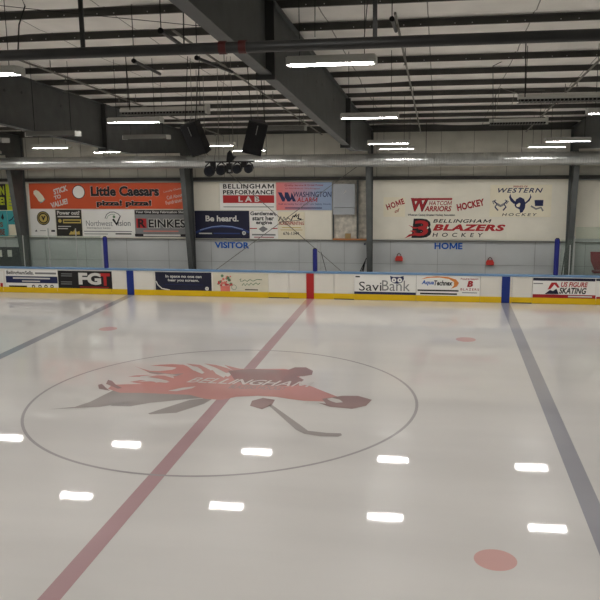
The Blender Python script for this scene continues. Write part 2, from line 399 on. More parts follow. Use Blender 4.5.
# ------------------------------------------------------------ light fixtures
def light_proto(X, Y, Z, lit=True):
    t = empty('ceiling_light', (X, Y, Z)); L_, w = 2.0, .54
    mb = MB()
    mb.prism([(-w+Y, Z+.03), (w+Y, Z+.03), (w+Y, Z+.12), (w*.8+Y, Z+.4), (-w*.8+Y, Z+.4), (-w+Y, Z+.12)], 'x', X-L_, X+L_)
    link('housing', mb, LAMPH if lit else DLAMPH, t)
    mb = MB()
    for k in (-1, 0, 1):
        yc = Y+k*.31
        mb.prism([(yc-.15, Z+.03), (yc-.11, Z+.005), (yc+.11, Z+.005), (yc+.15, Z+.03)], 'x', X-L_+.12, X+L_-.12)
    link('lamp_lens', mb, GLOW if lit else BLACK, t)
    for s in (-1, 1): link('end_cap', MB().box(X+s*L_, X+s*(L_+.05), Y-w, Y+w, Z-.02, Z+.34), LAMPH, t)
    for s in (-1, 1): link('hanging_cable', MB().tube([(X+s*1.5, Y, Z+.36), (X+s*1.5, Y, roofz(Y)-.25)], .02, 5), CABLE, t)
    return t
ROWS = [(36, 19.1), (21.2, 19.6), (0, 21.25), (-20, 22.9), (-38, 24.2)]
COLS = [(-60, 'outermost left'), (-41, 'far left'), (-24, 'left'), (-6.2, 'centre left'), (11.35, 'centre right'), (28.1, 'right'), (46, 'far right')]
RN = ['row nearest the far wall', 'second row from the far wall', 'third row from the far wall', 'fourth row from the far wall', 'fifth row from the far wall']
CN = ['beyond left edge', 'over left corner signs', 'over the orange banner', 'above the hanging speakers', 'right of the big rafter', 'at the right', 'beyond right edge']
for j, (Y, zz) in enumerate(ROWS):
    for i, (X, _) in enumerate(COLS):
        t = light_proto(X, Y, zz)
        tag(t, 'lit strip light, %s, %s' % (RN[j], CN[i]), 'light', 'lit ceiling lights')
for X, Y, Zz, lb in ((-12.9, 0, 20.35, 'unlit grey strip fixture hanging left, in front of dark rafter web'), (-9.2, 10, 20.2, 'small unlit dark fixture over the duct, left of the left speaker'),
                    (3.0, 10, 20.75, 'unlit grey strip fixture between right speaker and big rafter'), (-19.5, 1, 19.95, 'unlit dark fixture at the left frame edge under rafter')):
    t = light_proto(X, Y, Zz, False); tag(t, lb, 'light', 'unlit ceiling fixtures')

# louvered radiant heaters
def heater(x0, x1, Y, Z, label):
    t = empty('louvered_heater', ((x0+x1)/2, Y, Z)); tag(t, label, 'heater', 'hanging louvered heaters')
    link('housing', MB().prism([(Y-.55, Z+.12), (Y+.55, Z+.12), (Y+.55, Z+.3), (Y+.3, Z+.48), (Y-.3, Z+.48), (Y-.55, Z+.3)], 'x', x0, x1), LAMPH, t)
    mb = MB(); x = x0+.1
    while x < x1-.1: mb.box(x, x+.05, Y-.57, Y+.55, Z-.12, Z+.12); x += .26
    mb.box(x0, x1, Y-.57, Y-.53, Z-.14, Z-.1); mb.box(x0, x1, Y+.5, Y+.55, Z-.14, Z-.1)
    link('louver_grille', mb, DLAMPH, t)
    link('burner_tube', MB().box(x0+.05, x1-.05, Y-.42, Y+.42, Z-.03, Z+.12), BLACK, t)
    for X in (x0+.5, x1-.5): link('hanging_cable', MB().tube([(X, Y, Z+.45), (X, Y, roofz(Y)-.25)], .025, 5), CABLE, t)
    link('end_bracket', MB().box(x1, x1+.16, Y-.5, Y+.5, Z-.1, Z+.62), LAMPH, t)
heater(-8.45, -1.55, 3, 22.05, 'long hanging heater with black louvres above the left speaker')
heater(21.5, 28.6, 0, 22.2, 'long hanging heater with black louvres at the upper right')
heater(20.8, 25.9, 20, 21.3, 'smaller hanging louvred heater farther back above the viking sign')

# ------------------------------------------------------------ hanging speakers and spotlights (centre ice)
def speaker(cx, Y, zc, lean, yaw, label):
    t = empty('hanging_speaker', (cx, Y, zc)); tag(t, label, 'speaker', 'hanging loudspeakers')
    M = Matrix.Rotation(lean, 3, 'Y') @ Matrix.Rotation(yaw, 3, 'Z') @ Matrix.Rotation(math.radians(14), 3, 'X')
    def tr(mb): mb.v = [tuple(M @ Vector(v)+Vector((cx, Y, zc))) for v in mb.v]; return mb
    # trapezoid cabinet, wide at the front
    link('cabinet', tr(MB().prism([(-.72, -.42), (.72, -.42), (.5, .5), (-.5, .5)], 'z', -1.22, 1.22)), BLACK, t)
    link('front_grille', tr(MB().box(-.66, .66, -.46, -.42, -1.14, 1.14)), mat('speaker_grille', (14, 14, 16), .8, 0, .3, 40), t)
    link('side_bracket', tr(MB().box(-.03, .03, -.5, -.46, .3, 1.0)), DLAMPH, t)
    for s in (-.5, .5): link('hanging_cable', MB().tube([M @ Vector((s, 0, 1.2))+Vector((cx, Y, zc)), (cx+s*.9, Y, roofz(Y)-.2)], .03, 5), CABLE, t)
speaker(onY(196.5, 138, 0)[0], 0, onY(196.5, 138, 0)[2], math.radians(-13), math.radians(-20), 'black loudspeaker hanging left, leaning toward lower right')
speaker(onY(254.5, 137, 0)[0], 0, onY(254.5, 137, 0)[2], math.radians(13), math.radians(20), 'black loudspeaker hanging right, beside the big rafter')
t = empty('lighting_bar', (.95, 0, 18.2)); tag(t, 'black lighting bar with clamp hanging on thin wires between the two speakers', 'lighting bar')
link('bar', MB().tube([(-.9, 0, 18.3), (2.9, 0, 18.3)], .05, 8), BLACK, t, smooth=True)
link('clamp', MB().prism([(.75, 18.3), (1.15, 18.3), (1.5, 18.7), (1.25, 18.72), (1.05, 19.15), (.85, 18.95)], 'y', -.12, .12), BLACK, t)
for a in ((-.2, 1.0), (1.3, 1.25)): link('hanging_cable', MB().tube([(a[0], 0, 18.3), (a[1], 0, roofz(0)-.3)], .02, 5), CHAIN, t)
def can(px, py, r, label):
    P = onY(px, py, 0); t = empty('spotlight', (P[0], 0, P[2])); tag(t, label, 'spotlight', 'spotlights on the hanging bar')
    k = Vector((0, -1, -.1)).normalized(); c = Vector((P[0], 0, P[2])); pts = [c+k*(-.45), c+k*(-.3), c, c+k*.28]
    link('can', MB().tube(pts, [r*.55, r*.85, r, r], 20), BLACK, t)
    link('lens', MB().tube([c+k*.28, c+k*.31], [r*.82, r*.6], 20), mat('dark_lens', (44, 46, 52), .15, 0, .1), t)
    link('yoke', MB().tube([c+Vector((-r*1.05, 0, 0)), c+Vector((-r*.8, 0, r*.9)), (P[0], 0, 18.3)], .05, 6).tube([c+Vector((r*1.05, 0, 0)), c+Vector((r*.8, 0, r*.9)), (P[0], 0, 18.3)], .05, 6), BLACK, t)
can(210, 171, .4, 'round black spotlight, leftmost of four on the bar')
can(221.5, 170, .37, 'round black spotlight, second from left on the bar')
can(237.5, 168.8, .34, 'round black spotlight, third from left on the bar')
can(249, 168.5, .32, 'round black spotlight, rightmost of four on the bar')
P = onY(229.5, 168, 0); t = empty('moving_head_light', tuple(P)); tag(t, 'small black square effect light in the middle of the bar', 'spotlight')
link('body', MB().box(P[0]-.2, P[0]+.2, -.2, .2, P[2]-.4, P[2]+.35), BLACK, t)
link('lens', MB().box(P[0]-.02, P[0]+.14, -.23, -.2, P[2]-.28, P[2]-.12), ALU, t)
link('bracket', MB().box(P[0]-.05, P[0]+.05, -.05, .05, P[2]+.3, 18.32), BLACK, t)
for px, hh in ((213, .2), (244, .12)):
    P = onY(px, 163.5, 0); t = link('clamp_box', MB().box(P[0]-.2, P[0]+.2, -.12, .12, 18.3-.3-hh, 18.3), BLACK)
    tag(t, 'small black power box clamped on the bar, %s' % ('left' if px < 230 else 'right'), 'power box')

# dangling cables
def cab(pts, Ys, r, lb, m=CABLE, g='loose ceiling cables'):
    P = [onY(p[0], p[1], y) for p, y in zip(pts, Ys)]
    tag(link('ceiling_cable', MB().tube(P, r, 6), m, smooth=True), lb, 'cable', g)
cab([(21, -3), (25, 6), (19, 25), (18, 53)], [-28]*4, .03, 'curved black cable hanging at the upper left corner')
cab([(121, -5), (125, 50), (130, 110)], [-2, -2, -2], .035, 'long straight dark cable above the left heater')
cab([(183, -5), (184, 47)], [-22, -22], .03, 'thin dark cable dropping beside the steel rafter')
cab([(-5, 5), (60, 12), (120, 18), (200, 26)], [-20]*4, .018, 'thin wire stretched below the insulation at upper left')
cab([(528, -5), (526, 40), (525, 97)], [-2]*3, .04, 'long straight dark cable above the right heater')
cab([(505, 60), (493, 66), (493, 122)], [6, 6, 14], .03, 'bent dark conduit above the smaller heater')
cab([(368, -4), (364, 40)], [-24, -22], .02, 'slanting thin black wire beside hanger bar')
cab([(315, -5), (315, 37)], [-20, -20], .02, 'thin wire over the brightest light')
cab([(545, 90), (515, 90), (512, 104)], [8, 8, 8], .03, 'pale bent conduit above the right heater', CHAIN)
cab([(538, 100), (500, 88), (496, 110)], [16, 12, 12], .03, 'pale forked conduit above the smaller heater', CHAIN)
for i, (px, y0, y1, lb) in enumerate(((192, 55, 118, 'left of'), (198, 70, 160, 'beside'), (205, 75, 158, 'right of'), (219, 60, 160, 'second right of'), (258, 62, 119, 'over right'))):
    P0, P1 = onY(px-2, y0, 1), onY(px, y1, .6)
    tag(link('ceiling_cable', MB().tube([P0, P1], .022, 5), CHAIN), 'thin pale cable, %s speaker, hanging from purlins' % lb, 'cable', 'speaker suspension wires')

# ------------------------------------------------------------ ice sheet with paint under the ice
ICEZ = 0.0
ice = link('ice_sheet', MB().box(XL+3, XR-3, -42.1, 42.1, -.3, ICEZ), ICE, origin=(0, 0, 0)); tag(ice, 'glossy white ice rink surface reflecting the ceiling lights', 'ice')
def flat(name, polys, m, z, par=ice, label=None):
    mb = MB()
    for p in polys: mb.add([(q[0], q[1], z) for q in p], [tuple(range(len(p)))])
    o = link(name, mb, m, par, origin=(0, 0, 0), fix=False)
    me = o.data
    bm = bmesh.new(); bm.from_mesh(me); bmesh.ops.triangulate(bm, faces=bm.faces, ngon_method='EAR_CLIP')
    for f in bm.faces:
        if f.normal.z < 0: f.normal_flip()
    bm.to_mesh(me); bm.free()
    if label: o['label'] = label
    return o
BX = 24.76
def rect(x0, x1, y0, y1): return [(x0, y0), (x1, y0), (x1, y1), (x0, y1)]
flat('center_line', [rect(-.5, .5, -42, 42.08)], ICER, .006, label='pale red centre line')
for s in (-1, 1):
    flat('blue_line', [rect(s*BX-.55, s*BX+.55, -42, 42.08)], ICEB, .006, label='grey blue line, %s' % ('left' if s < 0 else 'right'))
    for q in (-1, 1):
        c = (s*(BX-5.45), q*22)
        flat('faceoff_spot', [[(c[0]+1*math.cos(a), c[1]+1*math.sin(a)) for a in np.linspace(0, 2*math.pi, 33)[:-1]]], ICED, .006, label='faded red face-off dot')
n = 120; mb = MB()
for k in range(n):
    a = 2*math.pi*k/n; mb.v += [(14.9*math.cos(a), 14.9*math.sin(a), .009), (15.12*math.cos(a), 15.12*math.sin(a), .009)]
for k in range(n): mb.f.append((2*k, 2*k+1, (2*k+3) % (2*n), (2*k+2) % (2*n))); mb.m.append(0)
link('center_circle', mb, ICEC, ice, origin=(0, 0, 0))
def ip(pts): return [tuple(onZ(x, y, 0)[:2]) for x, y in pts]
logo = flat('center_logo', [
    ip([(48,409.5),(75,407),(90,402),(104,395),(112,391),(125,386),(160,390),(200,390),(225,386),(250,388),(262,388),(255,394),(225,398),(216,397),(204,404),(176,413),(150,414.5),(148,413.5),(165,408),(190,400),(214,397.5),(190,399),(150,403),(130,406.5),(110,406),(118,403),(135,401.5),(100,407)]),
    ], ICELG, .012, label='faded flaming hockey player emblem')
flat('red_body', [ip([(108,389),(112,385),(124,384.5),(146,384),(158,382.5),(170,381),(174,378),(172,373),(176,368),(182,364.5),(190,367),(196,371.5),(202,374),(208,371),(214,370),(220,374),(228,377),(234,373),(232,369),(250,369),(284,369),(298,371),(300,376),(296,384),(310,386),(325,392),(338,397),(342,400),(334,402),(318,401.5),(304,401),(288,399),(276,397),(258,396),(236,397),(222,400),(205,399),(190,395),(165,394),(140,393),(120,393)])], ICELR, .015, par=logo)
for tng in ([(134,366),(141,368.5),(150,371),(160,371.3),(172,370),(180,367),(180,374),(170,374),(160,373),(148,372)], [(128,376.8),(136,375.5),(150,375),(165,376),(176,379),(172,382),(160,379),(148,377.2)],
            [(130,382),(140,380.3),(152,381.2),(160,384),(146,384.8)], [(150,366),(160,364.8),(172,364.3),(184,364.8),(186,369),(174,367.3),(162,366.3)],
            [(186,363.8),(200,365),(210,370),(213,375),(206,374),(200,369),(192,366)], [(204,363.7),(216,365),(228,368.5),(236,372),(226,373),(216,368)], [(224,365),(236,368),(250,371),(240,373),(232,370)]):
    flat('flame_tongue', [ip(tng)], ICELR, .016, par=logo)
for tng in ([(146,371.2),(158,372.6),(172,374.2),(184,373.5),(176,376.5),(160,375),(150,373.4)],):
    flat('flame_shadow', [ip(tng)], ICELG, .0165, par=logo)
flat('jersey', [ip([(228,371),(250,369),(278,370),(288,370),(295,367.5),(306,367.5),(313,371),(312,375),(303,376.5),(297,376.5),(304,380),(296,386),(262,385.5),(236,382)])], ICELD, .018, par=logo)
flat('glove', [ip([(252,401),(263,398),(275,400),(272,405),(262,409.5),(250,406)])], ICELD, .018, par=logo)
flat('helmet', [ip([(322,399),(342,396),(358,396),(372,400),(366,406),(352,409),(330,407),(318,403),(326,404)])], ICELD, .018, par=logo)
flat('flame_curl', [ip([(99,389),(98,385),(102,384),(106,388),(110,391)])], ICELD, .018, par=logo)
flat('flame_curl', [ip([(106,384),(108,380),(112,381),(116,385),(122,388),(118,389)])], ICELD, .018, par=logo)
flat('hockey_stick', [ip([(268,405),(272,405),(300,425),(308,431),(326,433),(341,433.5),(342,435.5),(338,437),(320,436.5),(304,434),(296,430)])], ICELG, .018, par=logo)
flat('white_flame', [ip([(168,391),(182,388),(196,386.5),(192,388.5),(176,391.5)])], ICELW, .021, par=logo)
flat('white_flame', [ip([(327,399),(332,398),(340,400),(343,402.5),(336,403),(330,401)])], ICELW, .021, par=logo)
flat('white_flame', [ip([(304,404),(308,401),(309,403.5)])], ICELW, .021, par=logo)
flat('white_flame', [ip([(140,376.5),(165,374),(178,375.5),(172,376),(158,375.5),(142,378)])], ICELW, .021, par=logo)
flat('white_flame', [ip([(138,382),(155,379.5),(170,382),(166,383),(150,381.5)])], ICELW, .021, par=logo)
flat('white_flame', [ip([(209,366),(222,371),(226,375),(224,378),(216,374)])], ICELW, .021, par=logo)
flat('white_flame', [ip([(186,365.5),(197,367),(202,370),(194,371)])], ICELW, .021, par=logo)
v, f = glyphs('BELLINGHAM', .01, .35); a = np.array(v); a = (a-a.min(0))/(a.max(0)-a.min(0))
A, B_, D_ = onZ(186, 382.5, 0), onZ(312, 387.5, 0), onZ(192, 377.5, 0)
mb = MB(); mb.add([tuple((A+(B_-A)*p[0]+(D_-A)*p[1])[:2])+(.024,) for p in a], f); link('lettering', mb, ICELW, logo, origin=(0, 0, 0), fix=False)
v, f = glyphs('BLAZERS HOCKEY', .01, .3); a = np.array(v); a = (a-a.min(0))/(a.max(0)-a.min(0))
A, B_, D_ = onZ(228, 388.5, 0), onZ(286, 390.5, 0), onZ(231, 385, 0)
mb = MB(); mb.add([tuple((A+(B_-A)*p[0]+(D_-A)*p[1])[:2])+(.024,) for p in a], f); link('lettering', mb, ICELG, logo, origin=(0, 0, 0), fix=False)

# ------------------------------------------------------------ dasher boards
YB = 42.1
seams = [-130, -56, 4, 58, 112, 155, 211, 268.5, 289, 334, 354, 416, 480, 512, 532, 596, 660, 724]
XS = [onY(p, 295, YB)[0] for p in seams]
gates = {7: 'left', 9: 'middle', 12: 'right'}
names = ['beyond the left edge', 'at the left edge', 'behind the blue-banded advert', 'behind the black FGT advert', 'with the left blue stripe', 'behind the navy advert', 'behind the flower advert', '',
         'with the red centre stripe', '', 'behind the owl bank advert', 'behind the orange swoosh advert', '', '', 'behind the figure skating advert', 'at the right edge', 'beyond the right edge']
names[12] = 'with the right blue stripe'; names[13] = 'between the right gate and figure skating advert'
gates = {7: 'right of the flower advert', 9: 'left of the owl bank advert', 13: 'left of the figure skating advert'}
for i in range(len(XS)-1):
    x0, x1 = XS[i]+.02, XS[i+1]-.02
    g = i in gates
    t = empty('rink_gate' if g else 'dasher_board', ((x0+x1)/2, YB, 0))
    tag(t, ('white rink gate with yellow kickplate, %s' % gates[i]) if g else ('white rink board section %s' % names[i]), 'rink gate' if g else 'rink board', 'far side boards')
    link('panel', MB().box(x0, x1, YB, YB+.3, .78, 3.38), HDPE, t)
    link('kickplate', MB().box(x0, x1, YB-.05, YB+.3, 0.03 if not g else .12, .78), YELLOW, t)
    link('cap_rail', MB().prism([(YB-.08, 3.38), (YB+.45, 3.38), (YB+.45, 3.56), (YB+.36, 3.64), (YB, 3.64), (YB-.08, 3.56)], 'x', x0-.02, x1+.02), CAP, t)
    if g:
        link('threshold', MB().box(x0, x1, YB-.04, YB+.3, .0, .11), PIPE, t)
        link('hinge', MB().box(x0+.03, x0+.12, YB+.3, YB+.4, 1.2, 3.0), PIPE, t)
    elif i == 8: link('red_stripe', MB().box(-.5, .5, YB-.06, YB-.052, .03, 3.36), RED, t)['label'] = 'red centre line stripe on the board'
    for s in (-1, 1):
        if x0 < s*BX < x1: link('blue_stripe', MB().box(s*BX-.5, s*BX+.5, YB-.06, YB-.052, .03, 3.36), BLUES, t)['label'] = 'blue line stripe on the board'
struct(link('trim_6', MB().box(XS[0], XS[-1], YB+.32, YB+.5, -.35, 3.3), mat('board_frame', (110, 110, 110), .6)))

# adverts on the boards
YA = YB-.03; YT = YA-.012
def advert(x0, y0, x1, y1, m, label): return sign('board_advert', x0, y0, x1, y1, YA, m, label, 'advert', 'adverts on the far boards', th=.025)
a = advert(-40, 271, 3.5, 290, WHITE, 'white advert cut by the left frame edge with small red mark')
patch(a, 'small_red_mark', 0.5, 283, 3, 288, YT, RED); patch(a, 'small_print', -30, 275, -2, 277, YT, INK)
a = advert(5.5, 270, 57.5, 290.5, WHITE, 'white advert with a navy band across its middle, left end of boards')
text(a, 'BellinghamSells.', 6.5, 270.8, 33.5, 275.5, YT, INK, .02); patch(a, 'small_print', 35, 272.5, 56, 274.3, YT, GREYP)
patch(a, 'navy_band', 6, 276.3, 57.5, 283, YT, NAVY); patch(a, 'small_print', 13, 277.6, 50, 279, YT-.01, PALEP); patch(a, 'small_print', 22, 280.6, 40, 281.8, YT-.01, PALEP)
patch(a, 'small_print', 9, 285.5, 27, 287, YT, INK)
mb = MB()
for px in (33.5, 40, 46, 52):
    P = onY(px, 286.5, YT); mb.ring(P[0], P[2], .12, .25, YT, 12)
link('small_icon', mb, INK, a)
a = advert(58.3, 271, 112, 291, INK, 'black advert with large letters FGT in white and red')
text(a, 'FG', 78.5, 272.8, 101, 284.8, YT, PALEP, .05); text(a, 'T', 100, 273.3, 110, 285.8, YT, RED, .05, label='red letter T')
for y in (273.5, 275.5, 281.5, 283.5): patch(a, 'small_print', 61, y, 72, y+.8, YT, GREYP)
patch(a, 'red_underline', 80, 286.8, 109, 287.6, YT, DRED)
patch(a, 'small_print', 84, 288.4, 108, 289.2, YT, GREYP)
a = advert(155.5, 272.3, 211.5, 290.8, DNAVY, 'navy advert reading In space no one can hear you scream')
text(a, 'In space no one can', 165.5, 275, 201.5, 278.6, YT, PALEP, .03); text(a, 'hear you scream.', 168, 279, 199, 282.3, YT, PALEP, .03)
patch(a, 'small_print', 165, 284.3, 203, 285, YT, NAVY); stroke(a, 'comet_streak', [(156, 281), (158, 285), (162, 288.5), (170, 290)], 1.1, YT, PALEP)
P = onY(207, 288.7, YT); link('small_icon', MB().ring(P[0], P[2], .06, .26, YT, 16), PALEP, a)
FLO = mat('pale_cream_sign', (216, 210, 190), .5, 0, .05)
a = advert(213, 273.3, 268.3, 292.3, FLO, 'pale cream advert with a pink flower bouquet and green script')
mb = MB(); random.seed(3)
for k in range(26):
    px, py = 225+random.uniform(-7, 7), 281+random.uniform(-5.5, 4.5); P = onY(px, py, YT)
    mb.disc(P[0], P[2], random.uniform(.1, .22), YT-.002*(k+1), YT, 8, k % 3)
link('flower_bouquet', mb, [PINK, mat('deep_pink', (190, 70, 70), .5), GREEN], a)
patch(a, 'flower_pot', 220.5, 286, 230, 292, YT, PINK)
P = onY(234, 287.3, YT); link('small_icon', MB().ring(P[0], P[2], .3, .36, YT, 18), GREEN, a)
stroke(a, 'script_lettering', [(239.5, 280), (241, 278.5), (240.5, 281.5), (243, 281), (245, 279.8), (247, 281.5), (250, 279.5), (253, 281.2), (257, 279.4), (262, 279.8)], .7, YT, GREEN)
stroke(a, 'script_lettering', [(242, 285.5), (244, 283.2), (245, 285.8), (247, 283.5), (249, 285.4), (251, 283), (253, 285), (256, 282.8), (258, 284.6), (260, 283)], .8, YT, GREEN)
patch(a, 'small_print', 245, 289.3, 258, 290.3, YT, INK)
a = advert(354.3, 275.3, 415.8, 296, WHITE, 'white advert reading SaviBank with a navy owl emblem')
text(a, 'Savi', 359, 281.8, 381.5, 290.8, YT, INK, .0); text(a, 'Bank', 382, 280.5, 410, 291, YT, GREYP, .0)
patch(a, 'navy_band', 354.3, 292, 415.8, 295.9, YT, NAVY); patch(a, 'small_print', 355.5, 276, 360, 277.3, YT, INK)
poly(a, 'owl_emblem', [(390, 275.8), (393, 277), (400, 277), (403.5, 276), (404, 279), (402, 282.5), (398, 283.8), (394, 283.4), (391, 281.5)], YT, NAVY)
mb = MB()
for px in (394, 399.7):
    P = onY(px, 280.2, YT-.01); mb.ring(P[0], P[2], .1, .3, YT-.01, 18)
link('owl_eyes', mb, WHITE, a)
a = advert(416.4, 276, 479.8, 297.2, WHITE, 'white advert reading AquaTechnex inside an orange swoosh')
text(a, 'Aqua', 421.5, 280.3, 434, 285.6, YT, BLUEP, .03, .2); text(a, 'Technex', 434, 280.5, 452.5, 285.6, YT, INK, .03, .2)
poly(a, 'orange_swoosh', [(421, 279.2), (427, 276.9), (437, 276.2), (448, 277), (456, 279.5), (459, 283), (457, 286.5), (451, 288.8), (454, 285.5), (454, 282), (449, 279), (440, 277.6), (430, 277.8)], YT, mat('orange_print', (214, 132, 62), .5))
patch(a, 'small_print', 417.5, 289.8, 458.5, 291.3, YT, INK); patch(a, 'small_print', 420, 293, 457, 294.6, YT, INK)
text(a, 'Proud to Support', 460.8, 278, 478.5, 280.3, YT, DRED, .02); text(a, 'B', 467, 280.8, 473, 287, YT, DRED, .06, .2)
text(a, 'BLAZERS', 460.5, 288.3, 479, 290.6, YT, DRED, .01, 0, 1.3); patch(a, 'small_print', 462, 292.4, 477, 293.2, YT, GREYP)
a = advert(532.5, 277.3, 595.5, 299.5, WHITE, 'white advert reading US FIGURE SKATING with red lower band')
b2 = advert(596.2, 278.6, 640, 300.8, WHITE, 'white advert cut by the right frame edge beside figure skating advert')
patch(b2, 'red_band', 596.2, 297.2, 640, 300.6, YT, DRED); patch(b2, 'navy_band', 596.2, 279.2, 640, 281.4, YT, DNAVY)
patch(a, 'navy_band', 533.2, 278.2, 595.5, 281, YT, DNAVY); patch(a, 'red_band', 532.5, 294.7, 595.5, 299.2, YT, DRED)
text(a, 'US FIGURE', 561, 282.2, 588, 287.2, YT, RED, .03, .25); text(a, 'SKATING', 559, 287.8, 586.5, 294, YT, INK, .03, .25)
poly(a, 'red_chevron', [(547.5, 289.5), (551.5, 282.5), (556.5, 282.5), (559.8, 287.5), (557.5, 287.8), (554.5, 284.4), (550.5, 289)], YT, RED)
poly(a, 'dark_chevron', [(544.5, 294), (550, 290), (553, 291), (556.5, 288.6), (558.6, 294)], YT-.01, DNAVY)
patch(a, 'small_print', 533.5, 283, 543, 284, YT, GREYP); patch(a, 'small_print', 568, 296, 592, 297.4, YT-.01, PALEP)

# ------------------------------------------------------------ glass, padded posts, stanchions
def pane(x0, x1, z0, z1, Y, label):
    o = tag(link('rink_glass', MB().box(x0, x1, Y, Y+.04, z0, z1), GLASS), label, 'glass pane', 'rink glass panes'); return o
gx = [-60, -53, onY(-20, 250, 42.4)[0], onY(24, 250, 42.4)[0], onY(49.5, 250, 42.4)[0], onY(77, 250, 42.4)[0], onY(102, 250, 42.4)[0]]
gl = ['outside the left edge', 'at far left outside the frame', 'at the left edge before the black panel', 'left of the orange banner column', 'under the round badge sign', 'between thin post and blue padded post']
for i in range(len(gx)-1): pane(gx[i]+.06, gx[i+1]-.06, 3.66, 8.0, 42.35, 'clear rink glass pane '+gl[i])
for i, px in enumerate((24, 49.5, 77)):
    X = onY(px, 250, 42.4)[0]; zt = (8.0, 9.0, 9.0)[i]
    tag(link('stanchion', MB().box(X-.05, X+.05, 42.3, 42.42, 3.65, zt), ALU), ('thin pale glass post before the left steel column', 'thin pale glass post under the round badge sign', 'thin pale glass post under the dark power sign')[i], 'stanchion', 'rink glass stanchions')
gr = [onY(560, 250, 42.4)[0], onY(574.5, 250, 42.4)[0], 40, 46, 54]
gl = ['beside the right blue padded post', 'in front of the dark red chair', 'outside the right edge', 'far outside the right edge']
for i in range(4): pane(gr[i]+.06, gr[i+1]-.06, 3.66, 8.0 if i == 0 else 9.55, 42.35, 'clear rink glass pane '+gl[i])
for px, yt, lb in ((570.3, 245, 'short pale post behind the right blue padded post'), (574.5, 236, 'tall pale glass post right of the last column')):
    P = onY(px, yt, 42.4); tag(link('stanchion', MB().box(P[0]-.06, P[0]+.06, 42.3, 42.42, 3.65, P[2]), ALU), lb, 'stanchion', 'rink glass stanchions')
for px, yt, lb in ((104.5, 237, 'blue padded glass end post, leftmost'), (314.8, 249, 'short blue padded post above the red centre stripe'), (557.5, 239, 'blue padded glass end post, rightmost')):
    P = onY(px, yt, 42.2); mb = MB().tube([(P[0], 42.28, 3.65), (P[0], 42.28, P[2]-.05), (P[0], 42.28, P[2])], [.3, .3, .22], 16)
    o = tag(link('blue_stanchion', mb, POSTB, smooth=True), lb, 'padded post', 'blue padded posts')
    link('post_cap', MB().tube([(P[0], 42.28, P[2]), (P[0], 42.28, P[2]+.1)], .2, 12), INK, o)
# bench gate stanchion and brace rods behind the centre post
t = empty('bench_partition', (1.6, 44.5, 0)); tag(t, 'thin metal partition post with braces right of the short blue post', 'partition')
q = lambda x, y, Y=44.5: tuple(onY(x, y, Y))
link('post', MB().tube([q(320.5, 240), (q(320.5, 240)[0], 44.5, -.35)], .05, 8), ALU, t)
link('post', MB().tube([q(317.3, 242), (q(317.3, 242)[0], 44.5, -.35)], .04, 8), ALU, t)
link('brace', MB().tube([q(321, 252), q(332, 292)], .045, 6), CABLE, t); link('brace', MB().tube([q(327, 264), q(309, 277)], .045, 6), ALU, t)
t = empty('bracket_stack', (5.7, 46, 0)); tag(t, 'dark leaning brackets at the base of the middle column', 'bracket')
for k in range(3): link('bracket_arm', MB().tube([q(366.5-k, 258+3*k, 45.9), q(357+2.5*k, 278, 45.9)], .07, 6), BLACK, t)
t = tag(link('leaning_rods', MB().tube([q(566.5, 243, 45.9), q(560, 285, 45.9)], .08, 6).tube([q(569, 250, 45.9), q(565, 285, 45.9)], .07, 6), STEEL), 'grey leaning brace rods at the base of the right column', 'bracket')
# wall cross bracing
for (p, r, yy, lb) in (((198, 283), (366, 160), 47.1, 'thin diagonal brace rod rising rightward behind the speakers bay'), ((192, 141), (349, 278), 47.3, 'thin diagonal brace rod falling rightward under the alarm sign')):
    tag(link('brace_rod', MB().tube([tuple(onY(*p, yy)), tuple(onY(*r, yy))], .045, 6), CHAIN), lb, 'brace rod', 'wall bracing rods')

# ------------------------------------------------------------ wall sign boards
YS = 47.72
def board(x0, x1, y0, y1, lb, m=BOARD): return sign('backing_board', x0, y0, x1, y1, YS+.1, m, lb, 'board', 'plywood backing boards', th=.17)
board(-60, 12, 182, 238, 'cream backing board behind the teal and lime signs')
board(24.5, 187, 182, 238.5, 'cream backing board behind the orange pizza banner')
board(193, 332.5, 181.5, 239.7, 'cream backing board behind the alarm and lab signs')
board(373, 570, 179.5, 240.2, 'wide cream backing board carrying the hockey team lettering')
board(573, 680, 180, 239, 'cream backing board right of the last column')
def wsign(x0, y0, x1, y1, m, lb): return sign('wall_sign', x0, y0, x1, y1, YS, m, lb, 'sign', 'signs on the far wall', th=.07)
YL = YS-.015
# left corner
a = wsign(-30, 184, 6, 210, INK, 'black sign with yellow letters cut by the left edge'); text(a, 'N', 0, 186, 4.2, 195, YL, LIME, .04); text(a, 'E!', 0, 197, 4.5, 205, YL, LIME, .04)
a = wsign(6.3, 184, 24, 210, LIME, 'lime yellow sign beside the left column')
for y in (186.5, 189.5, 192, 196, 199, 202, 205): patch(a, 'small_print', 9, y, 18, y+.9, YL, GREYP)
a = wsign(-30, 210.8, 7.3, 236, TEAL, 'teal sign with dark figures cut by the left edge')
poly(a, 'dark_figure', [(1, 218), (2.5, 213), (4, 218), (3, 220)], YL, INK); text(a, 'S', 0, 222, 3, 227, YL, mat('brown_print', (120, 60, 40), .5), .04); text(a, 'BE', 0, 229, 5, 235, YL, MATS['brown_print'], .04)
a = wsign(7.8, 210.8, 24, 236, TEAL, 'teal sign with a running figure and cream block base')
patch(a, 'cream_blocks', 9, 224.5, 19.5, 235.5, YL, CREAM); stroke(a, 'running_figure', [(9, 221), (12, 219), (14, 216), (16, 219), (14, 221), (17, 223)], 1.2, YL, NAVY)
P = onY(14.5, 214, YL); link('figure_head', MB().disc(P[0], P[2], .16, YL-.005, YL, 12), NAVY, a)
